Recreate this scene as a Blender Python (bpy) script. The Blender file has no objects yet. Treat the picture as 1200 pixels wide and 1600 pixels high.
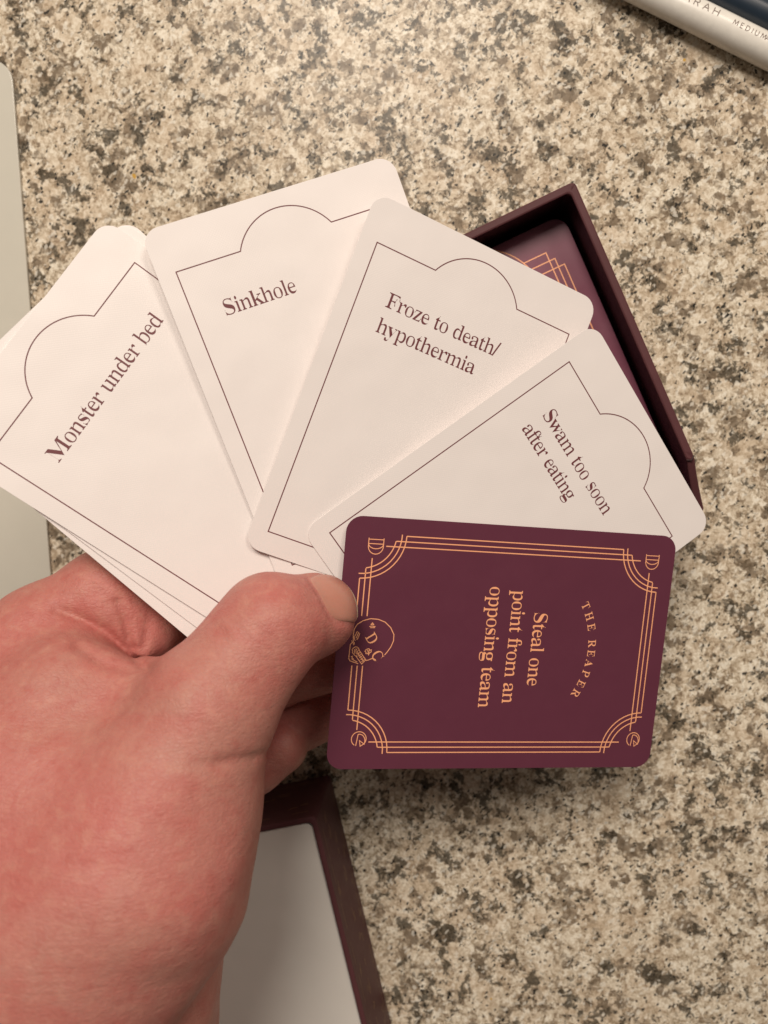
# Fanned game cards held in a left hand above a granite counter (Blender 4.5, bpy)
import bpy, bmesh, math, random, json
import numpy as np
from mathutils import Vector, Matrix, noise
from mathutils.geometry import tessellate_polygon

S = bpy.context.scene
COL = S.collection
MM = 0.001

# ------------------------------------------------------------------ camera
FPX = 1300.0                                   # focal length in pixels of the 1200 x 1600 photograph
CAM_H = 262.0 * MM                             # lens above the counter top
nadir = Vector((100.0, 110.0, -FPX)).normalized()
RW = nadir.rotation_difference(Vector((0, 0, -1))).to_matrix()
cam_d = bpy.data.cameras.new("camera")
cam = bpy.data.objects.new("camera", cam_d)
COL.objects.link(cam)
S.camera = cam
cam.matrix_world = Matrix.Translation((0, 0, CAM_H)) @ RW.to_4x4()
cam_d.sensor_fit = 'VERTICAL'
cam_d.sensor_height = 36.0
cam_d.sensor_width = 27.0
cam_d.lens = 36.0 * FPX / 1600.0
cam_d.clip_start = 0.01
cam_d.clip_end = 20.0
cam_d.dof.use_dof = True
cam_d.dof.focus_distance = 0.203
cam_d.dof.aperture_fstop = 15.5

# ------------------------------------------------------------------ light
world = bpy.data.worlds.new("World")
S.world = world
world.use_nodes = True
bg = world.node_tree.nodes["Background"]
bg.inputs[0].default_value = (1.0, 0.86, 0.72, 1)
bg.inputs[1].default_value = 0.085

def lamp(name, loc, target, size, power, col, size_y=None):
    d = bpy.data.lights.new(name, 'AREA')
    d.energy = power
    d.color = col
    if size_y:
        d.shape = 'RECTANGLE'
        d.size = size
        d.size_y = size_y
    else:
        d.shape = 'DISK'
        d.size = size
    o = bpy.data.objects.new(name, d)
    COL.objects.link(o)
    o.location = loc
    o.rotation_euler = (Vector(target) - Vector(loc)).to_track_quat('-Z', 'Y').to_euler()
    return o

lamp("ceiling_lamp", (-0.12, 0.62, 0.98), (0, 0, 0), 0.44, 11.2, (1.0, 0.885, 0.765))
lamp("ceiling_lamp", (0.60, 0.90, 1.10), (0, 0, 0), 0.50, 6.8, (1.0, 0.875, 0.75))

S.view_settings.view_transform = 'Standard'
S.view_settings.look = 'None'
S.view_settings.gamma = 1.0
S.view_settings.exposure = 0.0

def cam_pt(px, py, D):
    """point D millimetres in front of the lens on the line of sight of a photograph pixel"""
    return RW @ Vector(((px - 600) * D / FPX, -(py - 800) * D / FPX, -D)) * MM + Vector((0, 0, CAM_H))

def on_plane(px, py, z):
    """point at height z (mm) above the counter"""
    d = RW @ Vector(((px - 600) / FPX, -(py - 800) / FPX, -1.0))
    k = (z * MM - CAM_H) / d.z
    return Vector((0, 0, CAM_H)) + d * k

# serif letter outlines (advance, then loops of x,y in thousandths of the letter size)
GL = json.loads('{"M":[886,[31,-4,31,30,35,32,56,36,76,42,94,49,108,59,116,74,121,94,122,118,122,569,120,598,114,619,98,631,74,640,46,646,32,649,32,682,248,682,479,212,676,682,889,682,889,649,886,646,865,642,846,636,829,628,817,618,809,604,805,585,804,563,804,127,804,107,806,90,808,76,812,64,825,47,849,38,877,33,888,30,888,-4,599,-4,599,30,612,34,641,40,665,50,679,66,685,90,687,124,687,594,402,-4,409,-4,127,579,127,119,128,93,133,72,142,56,156,46,175,39,195,34,217,31,222,30,222,-4]],"o":[425,[241,-19,210,-17,182,-11,157,0,135,15,115,33,98,54,84,78,71,104,61,133,54,163,50,195,48,229,50,264,54,296,61,327,71,356,84,382,98,406,115,427,135,445,157,459,182,470,210,476,240,478,270,476,298,470,323,460,345,445,364,428,381,407,396,384,408,357,418,328,426,298,430,264,432,229,430,194,426,161,418,130,408,102,396,75,381,52,365,31,345,14,323,-1,299,-11,271,-17],[242,21,266,23,291,30,313,41,328,58,333,69,338,84,341,101,343,121,345,144,346,170,347,198,347,229,346,289,342,338,336,376,327,403,311,420,290,432,266,439,242,441,215,438,189,432,168,420,153,403,144,376,138,338,135,290,134,230,134,199,135,170,136,145,138,122,141,101,144,84,149,70,154,58,169,41,191,30,216,23]],"n":[491,[47,-4,47,28,50,32,82,40,95,56,98,83,98,377,95,404,84,421,54,430,48,434,48,466,180,466,180,399,256,433,283,458,314,473,351,478,398,468,425,436,444,385,452,315,452,83,455,56,466,40,497,32,501,28,501,-4,321,-4,321,28,299,28,329,31,355,40,367,57,370,83,370,323,369,342,367,359,364,373,358,383,333,395,293,400,264,397,235,388,209,372,180,349,180,83,183,56,194,40,224,32,228,28,228,-4]],"s":[364,[215,-19,195,-18,173,-13,149,-5,122,6,112,8,97,9,62,3,49,-17,67,-17,67,161,47,161,55,127,68,101,85,78,105,59,127,45,151,34,175,28,199,26,237,30,272,42,294,61,299,87,296,107,281,124,257,139,229,153,155,190,132,204,114,219,99,235,88,251,80,269,74,287,70,307,69,328,71,358,78,386,87,411,101,434,119,454,140,468,167,476,200,479,217,478,236,474,258,469,284,462,290,461,296,459,302,458,310,458,338,462,349,479,329,479,329,326,351,326,342,355,329,377,314,396,295,411,275,422,254,430,233,435,212,437,178,433,147,423,127,407,123,386,127,364,145,347,171,333,202,318,270,285,291,271,309,257,322,242,332,226,339,209,344,189,348,166,349,141,346,107,340,76,329,49,315,25,297,6,275,-8,247,-16]],"t":[264,[173,-18,148,-16,128,-10,116,0,109,14,103,32,97,53,94,77,92,106,92,411,50,411,50,447,64,475,91,501,116,527,138,550,159,573,177,594,192,613,204,635,175,635,175,466,269,466,269,411,175,411,175,122,177,95,185,76,207,67,238,64,265,67,289,75,309,89,320,113,298,100,271,48,246,12,215,-11]],"e":[372,[218,-19,192,-17,168,-11,147,-1,128,13,111,31,96,51,82,75,71,102,62,131,55,163,51,197,49,234,51,268,55,300,62,330,71,358,83,384,97,407,113,428,131,445,151,460,173,470,197,476,224,478,262,474,294,463,319,444,340,418,357,386,370,349,378,306,381,258,381,243,134,243,143,167,170,110,220,78,286,67,321,71,354,82,386,101,410,129,395,109,355,53,316,13,272,-11],[133,290,320,290,320,320,319,349,317,375,312,396,305,412,277,431,228,438,182,430,152,407,137,364,133,303]],"r":[352,[47,-4,47,28,50,32,82,40,95,55,98,83,98,375,96,406,85,422,53,430,50,433,51,466,177,466,177,375,243,398,255,418,267,436,281,451,295,462,309,471,323,476,337,478,355,477,368,472,377,465,382,454,385,442,388,428,390,413,391,396,388,369,382,347,375,332,358,327,344,330,338,341,329,356,318,371,301,380,268,383,235,377,208,359,196,344,188,327,183,308,182,286,182,83,186,55,205,40,244,32,254,28,254,-4]],"u":[482,[185,-19,155,-16,133,-8,120,6,110,25,101,48,94,75,90,107,88,144,88,369,85,399,75,419,46,429,37,434,37,466,171,466,171,110,175,87,192,70,221,61,252,57,280,60,306,67,331,80,360,99,360,369,357,401,345,420,311,430,302,434,302,466,442,466,442,104,445,76,458,60,492,52,496,48,496,15,482,13,435,7,383,-4,360,-18,360,59,298,42,287,27,274,14,259,2,243,-7,225,-14,206,-18]],"d":[475,[198,-19,174,-17,153,-11,135,-1,118,13,103,31,90,51,79,74,68,99,60,126,54,155,50,186,49,219,50,256,55,291,61,324,70,354,81,381,94,405,108,426,124,445,142,459,161,470,183,476,207,478,237,474,262,463,282,444,352,418,352,597,347,623,326,638,290,646,282,650,282,682,435,682,435,112,437,81,446,62,476,52,486,44,486,12,473,10,426,4,375,-5,352,-19,352,58,279,25,258,0,232,-14],[246,46,277,51,306,63,321,73,333,85,343,98,352,113,352,360,340,382,314,399,281,410,250,414,222,411,194,404,172,391,157,372,147,345,140,312,136,273,135,228,136,184,140,146,146,113,156,87,170,68,192,56,219,49]],"b":[461,[84,-21,84,578,83,599,81,616,77,629,69,636,39,645,32,650,32,682,166,682,166,416,237,443,260,462,287,474,319,478,343,476,365,470,383,461,400,447,415,431,428,411,440,390,450,365,458,339,464,310,468,280,469,247,467,210,463,175,455,142,445,112,432,84,417,58,400,36,380,17,358,1,334,-10,306,-17,276,-19,246,-15,217,-4,189,15,157,40,58,-21],[261,25,292,28,322,37,347,51,363,73,373,104,380,141,384,186,385,238,384,281,379,318,372,349,360,373,343,391,319,403,291,410,263,413,235,409,204,399,178,383,166,360,166,102,171,67,188,43,223,30]],"S":[519,[76,-20,76,239,62,239,76,184,94,140,116,104,142,75,173,54,207,38,244,29,283,26,311,28,338,33,363,42,385,55,404,71,417,89,425,110,427,133,421,164,402,191,371,215,331,235,237,281,198,303,165,327,139,350,119,375,105,401,95,430,88,461,86,494,88,523,92,551,99,576,108,600,119,621,133,640,149,657,168,672,189,683,212,692,237,696,265,698,280,698,296,696,313,694,331,691,349,687,368,682,388,677,408,671,423,667,429,666,439,666,475,673,486,698,473,698,473,471,490,471,482,502,471,527,458,551,443,572,426,592,407,609,388,624,367,636,345,646,323,652,301,657,279,658,254,656,230,652,207,644,186,633,168,620,155,604,148,586,146,566,148,547,154,530,165,515,181,502,199,490,219,478,241,466,267,454,363,409,390,394,415,380,435,364,452,348,465,332,476,315,485,298,491,280,496,261,500,242,502,220,503,198,501,167,496,138,488,111,477,85,463,62,447,42,427,24,403,9,376,-4,346,-12,312,-17,276,-19,251,-18,227,-15,203,-10,179,-2,157,5,138,10,125,13,116,14,96,12,77,8,67,0,61,-20]],"i":[219,[139,535,120,541,107,559,99,584,94,614,99,644,107,670,120,688,141,694,160,688,173,670,181,644,186,614,181,584,173,559,160,541],[47,-4,47,28,50,32,82,40,95,55,98,83,98,375,96,406,86,422,54,429,50,433,51,466,181,466,181,83,183,57,194,41,224,32,228,28,228,-4]],"k":[476,[36,-4,36,28,48,32,74,41,85,56,88,83,88,592,86,621,78,638,53,646,40,650,41,682,190,682,190,252,340,370,365,393,371,413,353,427,301,433,316,433,316,466,484,466,484,433,473,429,444,420,415,406,389,386,308,310,492,52,516,34,530,27,530,-4,324,-4,324,28,314,28,354,33,365,47,362,59,350,73,245,218,190,199,190,83,193,57,202,41,227,32,238,28,238,-4]],"h":[491,[47,-4,47,28,50,32,82,40,95,56,98,83,98,594,95,621,84,637,53,646,48,651,48,682,180,682,180,398,257,432,284,458,315,473,351,478,398,468,425,436,444,385,452,315,452,83,455,56,466,40,497,32,501,28,501,-4,321,-4,321,28,299,28,329,31,355,40,367,57,370,83,370,323,369,342,367,359,364,373,358,383,333,395,293,400,264,397,235,388,209,372,180,349,180,83,183,56,194,40,224,32,228,28,228,-4]],"l":[221,[47,-4,47,28,50,32,82,40,95,55,98,83,98,592,96,620,87,637,57,646,50,650,50,682,181,682,181,83,183,57,194,41,224,32,228,28,228,-4]],"F":[526,[43,-4,43,30,39,33,62,38,84,44,104,51,118,63,126,79,130,100,131,125,131,558,130,583,125,603,116,618,101,628,80,635,59,641,36,646,41,649,41,682,546,682,546,472,581,472,575,505,567,531,556,554,542,573,525,590,504,603,481,614,456,623,430,629,400,634,368,637,332,638,306,637,284,636,259,632,239,626,233,613,231,593,231,372,273,372,306,374,336,380,365,390,391,404,410,423,425,448,436,479,442,520,410,520,410,172,443,172,437,217,426,251,412,277,392,297,366,311,336,321,305,327,271,329,231,329,231,120,233,88,241,64,262,48,295,38,313,35,331,33,350,31,342,30,342,-4]],"z":[360,[39,-4,39,21,263,424,181,424,154,423,129,418,105,412,82,403,63,390,47,372,35,349,27,318,59,318,67,466,369,466,369,433,154,41,217,41,251,43,282,48,311,56,337,67,358,82,377,103,392,129,403,164,371,164,359,-4]],"a":[445,[369,-19,341,-15,327,-1,319,22,312,51,243,21,209,0,173,-13,132,-17,109,-15,90,-9,76,1,65,16,57,32,51,51,47,72,45,94,49,126,57,155,72,181,94,205,127,226,171,247,225,267,311,286,311,359,310,379,306,395,297,409,285,419,268,426,249,432,230,435,210,436,180,434,151,429,126,421,122,408,126,399,140,382,145,363,149,344,144,319,138,298,126,284,106,280,85,285,75,301,68,324,64,352,65,369,68,385,73,401,79,416,89,429,101,441,117,452,135,461,156,469,179,474,204,477,231,478,280,476,319,468,349,455,368,437,381,413,391,385,398,352,401,313,401,93,402,72,405,60,419,57,444,55,461,57,449,64,462,40,443,15,420,-4,396,-15],[214,54,235,57,257,64,282,77,311,95,311,249,225,230,178,205,149,170,141,125,144,92,157,70,182,58]],"y":[389,[68,-213,51,-212,37,-207,26,-199,16,-188,9,-174,5,-159,1,-143,0,-125,4,-100,12,-77,24,-60,44,-55,61,-59,72,-71,78,-90,81,-113,81,-117,81,-121,80,-125,80,-130,87,-139,122,-144,149,-135,175,-109,189,-89,200,-66,205,-53,210,-39,214,-23,218,-7,61,373,52,393,42,409,33,420,25,426,7,431,-15,433,3,433,3,466,211,466,211,433,206,431,182,427,164,422,161,409,162,404,164,397,167,390,170,382,284,177,351,359,357,374,361,387,363,398,364,408,360,421,341,428,317,432,312,433,312,466,416,466,416,433,407,429,388,417,380,407,373,394,366,379,358,361,213,-36,201,-69,189,-97,178,-122,167,-143,157,-161,147,-175,136,-188,126,-197,115,-204,101,-209,85,-212]],"p":[477,[46,-211,46,-180,41,-177,66,-172,85,-163,95,-150,97,-129,98,-95,98,362,97,383,95,400,92,413,84,420,56,429,49,435,49,466,173,466,173,391,249,429,271,457,298,474,334,479,357,477,378,471,396,460,413,446,427,428,440,408,452,385,462,360,470,332,476,302,480,271,481,238,480,202,476,169,470,137,461,107,451,80,439,56,425,34,410,16,393,0,374,-10,352,-17,328,-19,297,-15,272,-2,251,19,180,47,180,-86,180,-105,182,-121,184,-135,187,-147,200,-163,228,-172,256,-177,254,-179,254,-211],[280,46,308,49,335,56,358,69,373,88,384,115,391,148,395,186,396,230,395,273,392,310,386,342,377,369,363,388,341,400,313,407,285,410,256,406,227,396,203,377,180,350,180,102,199,76,222,59,251,50]],"m":[749,[47,-4,47,28,50,32,82,40,95,56,98,83,98,377,95,404,84,421,54,430,48,434,48,466,178,466,178,395,255,431,281,457,310,473,344,478,384,473,410,456,426,427,442,390,516,428,543,456,575,473,611,478,657,468,684,436,702,385,710,315,710,83,713,56,724,40,754,32,758,28,758,-4,582,-4,582,28,586,32,616,41,627,57,630,83,630,323,629,342,627,359,624,373,618,383,593,395,553,400,525,397,498,389,473,374,443,352,443,83,446,57,457,41,486,32,490,28,490,-4,317,-4,317,28,321,32,351,41,362,57,365,83,365,323,364,342,362,358,359,372,353,383,328,395,288,400,259,397,230,388,205,372,178,350,178,83,180,57,191,41,220,33,224,28,224,-4]],"w":[589,[189,-19,32,394,24,410,13,422,-4,429,-6,434,-6,466,176,466,176,433,176,431,156,428,143,422,140,411,141,404,143,396,146,386,150,376,220,189,322,350,307,396,298,417,286,427,265,432,260,435,260,466,451,466,451,433,425,426,410,411,410,406,411,401,413,395,414,390,472,210,577,381,584,397,586,410,582,421,566,427,544,431,540,435,540,466,633,466,633,435,626,431,607,422,596,406,586,384,426,-19,438,-19,340,293,181,-19]],"f":[242,[42,-4,42,28,38,31,62,36,82,42,93,52,97,72,98,109,98,408,44,408,44,466,98,466,98,526,101,563,108,596,118,625,133,650,153,670,178,685,210,693,249,696,278,694,301,689,319,679,332,665,342,650,347,633,350,614,352,595,348,566,343,544,337,530,323,525,307,529,301,541,298,560,294,582,297,603,303,626,304,630,308,635,313,640,313,644,301,652,259,656,217,651,190,639,182,615,180,581,180,466,263,466,263,408,180,408,180,97,181,76,185,60,192,47,206,40,226,35,245,31,265,29,257,28,257,-4]],"g":[422,[207,-213,162,-211,123,-206,92,-197,69,-184,52,-168,42,-150,38,-131,34,-111,39,-88,46,-66,64,-49,98,-35,74,-23,60,-2,52,20,49,45,51,63,54,80,59,96,67,111,79,126,97,140,119,154,147,167,101,187,71,223,54,266,47,316,49,339,52,360,58,380,66,399,77,417,90,432,106,446,125,457,147,466,171,473,196,477,224,478,253,477,280,473,307,466,335,457,438,457,438,395,373,395,385,377,393,354,398,329,400,303,399,282,395,261,390,242,383,224,374,208,362,193,349,180,332,169,314,160,293,154,271,150,246,149,235,149,224,150,212,151,200,151,171,148,143,138,122,124,117,106,121,93,144,85,171,79,200,77,251,77,288,76,321,74,349,70,373,64,392,56,406,46,415,34,422,20,428,4,432,-13,435,-33,436,-55,432,-89,423,-120,409,-147,386,-171,355,-189,314,-203,265,-210],[222,188,269,196,295,218,303,235,307,257,310,284,311,314,310,345,307,371,303,393,295,410,269,431,222,438,180,431,153,410,145,393,140,371,137,345,136,314,137,284,140,257,145,235,153,218,180,196],[229,-169,298,-164,353,-151,395,-129,405,-98,399,-77,372,-65,352,-61,335,-58,316,-56,295,-55,125,-55,104,-65,88,-77,78,-92,75,-108,85,-131,120,-151,144,-159,169,-164,197,-168]],"P":[546,[43,-4,43,30,38,32,61,36,83,41,104,49,118,59,126,75,130,95,131,120,131,564,130,586,125,605,117,619,102,629,82,637,61,642,39,647,44,649,44,682,308,682,367,681,417,676,456,669,484,658,505,645,522,630,536,613,548,593,557,571,563,547,567,522,569,494,565,454,556,417,542,384,521,355,492,332,454,315,407,305,350,302,231,302,231,120,232,95,236,75,244,59,258,49,279,42,302,36,324,32,320,30,320,-4],[231,346,290,346,326,348,358,354,389,364,415,377,434,396,446,422,453,453,455,490,453,526,448,558,438,584,423,604,401,619,373,629,343,636,312,638,280,635,248,629,234,616,231,593]],"T":[554,[157,-4,157,30,153,31,176,35,199,40,221,48,236,59,246,75,251,95,252,120,252,641,212,641,173,638,136,630,101,617,69,599,43,575,23,546,10,512,4,469,36,469,36,682,571,682,571,468,604,468,586,547,541,600,473,630,391,641,352,641,352,120,353,94,358,73,367,57,382,47,404,40,427,35,451,31,448,30,448,-4]],"H":[703,[43,-4,43,30,38,32,61,36,83,41,104,49,118,59,126,75,130,95,131,120,131,564,130,586,125,605,117,619,102,629,82,637,61,642,39,647,44,649,44,682,320,682,320,649,316,645,286,639,257,631,240,618,233,595,231,564,231,377,529,377,529,564,527,595,521,618,504,631,475,639,445,645,440,649,440,682,715,682,715,649,720,646,697,642,676,636,656,630,642,620,634,606,630,587,629,564,629,120,630,97,634,77,642,62,655,50,675,42,697,36,720,32,715,30,715,-4,440,-4,440,30,435,32,457,36,478,41,499,47,515,57,523,73,528,94,529,120,529,325,231,325,231,120,232,95,236,75,244,59,258,49,279,42,302,36,324,32,320,30,320,-4]],"R":[628,[43,-4,43,30,38,32,61,36,83,41,104,49,118,59,126,75,130,95,131,120,131,564,130,586,125,605,117,619,102,629,82,637,61,642,39,647,44,649,44,682,313,682,383,679,442,671,490,657,526,637,550,611,566,579,577,541,581,498,572,441,551,393,515,356,438,330,612,76,630,54,648,40,673,33,701,30,675,30,675,-4,515,-4,311,312,231,312,231,120,232,95,236,75,244,59,258,49,279,42,302,36,324,32,320,30,320,-4],[231,352,293,352,331,354,365,361,397,371,426,386,447,406,462,432,470,463,472,500,464,562,437,605,386,629,325,638,285,635,247,627,234,609,231,574]],"E":[582,[41,-4,41,29,36,30,59,34,82,39,103,46,118,56,126,72,131,92,132,116,132,549,131,579,126,603,118,621,103,632,81,639,60,644,38,648,44,649,44,682,554,682,554,472,590,472,581,519,565,554,541,582,510,603,473,617,432,628,387,635,335,637,307,636,282,634,254,629,238,620,233,603,232,578,232,370,278,370,311,372,342,378,371,388,396,402,415,421,430,446,441,477,448,518,413,518,413,172,448,172,444,204,439,229,432,251,422,270,410,285,394,297,375,307,355,314,335,320,313,324,291,326,266,327,232,327,232,100,236,70,254,55,293,48,333,45,368,46,401,49,432,54,461,61,488,70,513,82,538,96,560,113,580,133,598,156,614,183,627,217,601,217,560,-4]],"A":[599,[-7,-4,-7,31,8,35,34,47,46,57,57,71,67,89,77,111,311,698,310,697,548,129,560,104,571,83,581,65,591,52,616,37,634,31,634,-4,347,-4,347,31,368,34,398,41,422,51,427,68,423,88,410,121,380,193,130,193,93,105,89,97,87,87,85,78,85,72,90,53,111,41,140,34,174,31,164,31,164,-4],[145,243,364,243,239,475]],"D":[662,[50,-4,50,30,43,32,63,35,83,40,103,46,117,55,125,69,129,88,130,111,130,557,129,584,124,606,116,622,100,633,79,640,57,645,36,648,42,649,42,682,320,682,403,676,474,660,531,631,576,592,610,542,636,483,651,416,657,339,635,190,576,82,479,17,329,-4],[321,40,370,45,416,58,457,80,490,112,514,154,530,207,539,269,542,341,530,474,491,568,420,622,323,641,283,637,247,628,234,609,231,573,231,107,234,72,247,53,282,44]],"C":[621,[372,-20,324,-17,281,-8,241,6,204,27,171,53,143,83,119,117,98,155,81,197,69,242,62,289,59,340,62,390,69,437,81,481,98,523,119,561,144,595,173,625,206,650,243,671,284,685,328,694,376,697,411,695,448,687,488,675,533,658,549,654,568,652,592,655,617,661,634,674,641,697,610,697,610,455,640,455,622,503,597,542,569,576,536,604,500,627,463,643,424,653,383,656,290,636,222,578,186,478,174,337,187,205,228,112,303,58,403,39,435,41,467,47,499,56,531,69,563,86,593,107,622,131,646,159,639,133,583,65,524,18,454,-11]],"I":[312,[40,-4,40,30,35,33,57,38,77,43,98,50,115,59,125,73,131,90,132,112,132,576,131,597,126,614,117,627,101,634,80,640,59,644,36,647,40,649,40,682,324,682,324,649,329,647,307,644,286,640,265,634,248,626,238,614,233,597,232,576,232,115,234,87,241,66,258,52,287,42,304,38,320,35,337,32,326,30,326,-4]],"U":[657,[359,-23,296,-19,245,-7,206,13,179,41,158,77,143,120,133,172,129,231,129,564,128,586,123,605,115,619,100,629,80,637,59,642,37,647,42,649,42,682,318,682,318,649,314,645,284,639,254,631,237,618,231,595,229,564,229,208,231,167,238,131,251,101,270,78,297,60,329,47,363,40,400,37,485,50,554,86,593,148,604,237,604,563,603,586,598,604,589,619,574,629,553,636,531,642,507,646,509,649,509,682,666,682,666,649,672,645,651,640,630,634,612,626,601,616,594,602,590,584,589,563,589,270,585,198,574,137,557,87,536,47,507,16,469,-6,420,-19]],"/":[259,[-2,-13,68,-13,264,695,194,695]]}')
SKULL = [[[-0.07,-39.61],[-1.16,-39.95],[-2.45,-40.06],[-3.82,-39.95],[-5.04,-39.27],[-5.94,-37.98],[-6.52,-36.14],[-6.42,-34.24],[-5.79,-32.45],[-4.47,-30.93],[-2.77,-29.97],[-1.22,-29.93],[0.36,-30.48],[1.59,-31.24],[2.41,-31.86]],[[-0.57,-40.17],[0.06,-40.59],[1.67,-40.62],[3.39,-40.68],[4.0,-40.35],[4.71,-38.23]],[[-1.01,-40.35],[0.04,-39.74],[-0.58,-39.63]],[[-2.12,-39.93],[-1.17,-39.61],[-1.04,-39.39]],[[3.91,-36.41],[3.68,-35.67],[3.35,-35.0],[3.37,-34.45],[3.71,-33.93]],[[0.53,-39.05],[0.68,-39.62],[1.24,-40.01],[2.06,-39.84],[2.73,-39.19],[2.82,-38.57]],[[0.53,-39.05],[0.73,-38.62],[1.33,-38.22]],[[0.95,-39.25],[1.47,-39.51],[2.32,-39.23]],[[0.94,-38.81],[1.46,-39.1],[2.24,-38.86]],[[1.27,-38.43],[1.62,-38.68],[2.17,-38.49]],[[1.27,-38.36],[3.7,-36.43],[4.76,-37.36],[2.83,-38.98]],[[2.03,-38.64],[4.19,-36.86]],[[2.38,-38.81],[1.88,-37.97]],[[2.85,-38.43],[2.28,-37.62]],[[3.26,-38.08],[2.69,-37.31]],[[3.73,-37.73],[3.09,-36.96]],[[4.21,-37.41],[3.5,-36.65]],[[2.58,-38.39],[2.16,-38.28]],[[3.11,-37.92],[2.63,-37.9]],[[-3.34,-39.12],[-2.02,-39.68]],[[-3.18,-38.73],[-1.59,-39.3]],[[-2.78,-38.45],[-1.18,-39.06]],[[2.86,-40.21],[3.63,-39.46]],[[2.79,-39.88],[3.02,-39.72]],[[3.51,-40.02],[4.3,-38.51]],[[-4.98,-35.97],[-5.48,-35.6],[-5.01,-35.14]],[[-5.05,-35.91],[-5.08,-35.22]],[[-4.56,-36.28],[-4.72,-35.6],[-4.58,-34.76]],[[-4.3,-36.04],[-4.34,-34.87]],[[0.93,-36.16],[1.22,-36.65],[1.64,-36.82],[1.84,-36.49],[2.18,-36.56],[2.1,-36.05],[2.44,-35.85],[1.95,-35.65],[1.74,-35.29],[1.18,-35.27],[1.33,-35.67],[0.99,-35.77],[0.93,-36.16]],[[1.21,-36.24],[2.17,-35.87]],[[1.27,-35.88],[2.02,-35.75]]]

# ------------------------------------------------------------------ helpers
def link(o, parent=None):
    COL.objects.link(o)
    if parent is not None:
        o.parent = parent
    return o

def mesh_obj(name, verts, faces, mat, parent=None, smooth=False, mw=None):
    me = bpy.data.meshes.new(name)
    me.from_pydata([tuple(v) for v in verts], [], faces)
    me.update()
    if smooth:
        for p in me.polygons:
            p.use_smooth = True
    me.materials.append(mat)
    o = bpy.data.objects.new(name, me)
    link(o, parent)
    if mw is not None:
        o.matrix_world = mw
    return o

def tag(o, label, cat=None, group=None, kind=None):
    if label: o["label"] = label
    if cat: o["category"] = cat
    if group: o["group"] = group
    if kind: o["kind"] = kind
    return o

def ribbon(pts, w, closed=False):
    """flat line of width w along 2D points -> (verts, faces)"""
    P = [Vector(p) for p in pts]
    n = len(P)
    V, F = [], []
    for i in range(n):
        if closed:
            a, b = P[i - 1], P[(i + 1) % n]
            d0, d1 = (P[i] - a), (b - P[i])
        else:
            d0 = P[i] - P[i - 1] if i else P[1] - P[0]
            d1 = P[i + 1] - P[i] if i < n - 1 else P[i] - P[i - 1]
        d0 = d0.normalized(); d1 = d1.normalized()
        n0 = Vector((-d0.y, d0.x)); n1 = Vector((-d1.y, d1.x))
        m = (n0 + n1)
        if m.length < 0.2:
            m = n0.copy()
        m.normalize()
        k = min(1 / max(m.dot(n0), 0.3), 2.2)
        V += [P[i] + m * w * .5 * k, P[i] - m * w * .5 * k]
    m = n if closed else n - 1
    for i in range(m):
        j = (i + 1) % n
        F.append((2 * i, 2 * i + 1, 2 * j + 1, 2 * j))
    return V, F

class Flat:
    """collects flat printed shapes lying on a card (card units: mm)"""
    def __init__(self, z=0.02):
        self.v, self.f, self.z, self.k = [], [], z, 0
    def _z(self):
        self.k += 1
        return self.z + 0.0007 * (self.k % 9)      # crossing lines never share a plane
    def line(self, pts, w, closed=False):
        V, F = ribbon(pts, w, closed)
        b = len(self.v); z = self._z()
        self.v += [(p.x, p.y, z) for p in V]
        self.f += [tuple(i + b for i in q) for q in F]
    def loops(self, loops):
        def area(l): return sum(l[i - 1][0] * l[i][1] - l[i][0] * l[i - 1][1] for i in range(len(l))) / 2
        def inside(p, l):
            c = False
            for i in range(len(l)):
                (x0, y0), (x1, y1) = l[i - 1], l[i]
                if (y0 > p[1]) != (y1 > p[1]) and p[0] < (x1 - x0) * (p[1] - y0) / (y1 - y0) + x0: c = not c
            return c
        if len(loops) > 1:                              # separate pieces (the dot of an i) are filled one by one
            outer = [l for l in loops if sum(inside(l[0], m) for m in loops if m is not l) % 2 == 0]
            if len(outer) > 1:
                for o in outer:
                    self.loops([o] + [l for l in loops if l not in outer and inside(l[0], o)])
                return
        tl = [[Vector((x, y, 0)) for x, y in l] for l in loops]
        tris = tessellate_polygon(tl)
        b = len(self.v); z = self._z()
        for l in loops:
            self.v += [(x, y, z) for x, y in l]
        for t in tris:
            p = [Vector(self.v[b + i]) for i in t]
            if (p[1] - p[0]).cross(p[2] - p[0]).z < 0:
                t = t[::-1]
            self.f.append(tuple(b + i for i in t))
    def text(self, s, x0, x1, base, size):
        w = sum(GL[c][0] if c != ' ' else 250 for c in s) / 1000 * size
        sx = (x1 - x0) / w
        x = x0
        for c in s:
            if c == ' ':
                x += .25 * size * sx; continue
            g = GL[c]
            if len(g) > 1:
                self.loops([[(x + l[i] / 1000 * size * sx, base + l[i + 1] / 1000 * size) for i in range(0, len(l), 2)] for l in g[1:]])
            x += g[0] / 1000 * size * sx
    def glyph_at(self, c, u, v, ang, size, sx=1.0):
        g = GL[c]; ca, sa = math.cos(ang), math.sin(ang)
        L = []
        for l in g[1:]:
            q = []
            for i in range(0, len(l), 2):
                x = (l[i] / 1000 - g[0] / 2000) * size * sx; y = l[i + 1] / 1000 * size
                q.append((u + x * ca - y * sa, v + x * sa + y * ca))
            L.append(q)
        self.loops(L)
    def build(self, name, mat, parent, scale=MM):
        return mesh_obj(name, [(x * scale, y * scale, z * scale) for x, y, z in self.v], self.f, mat, parent)

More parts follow.
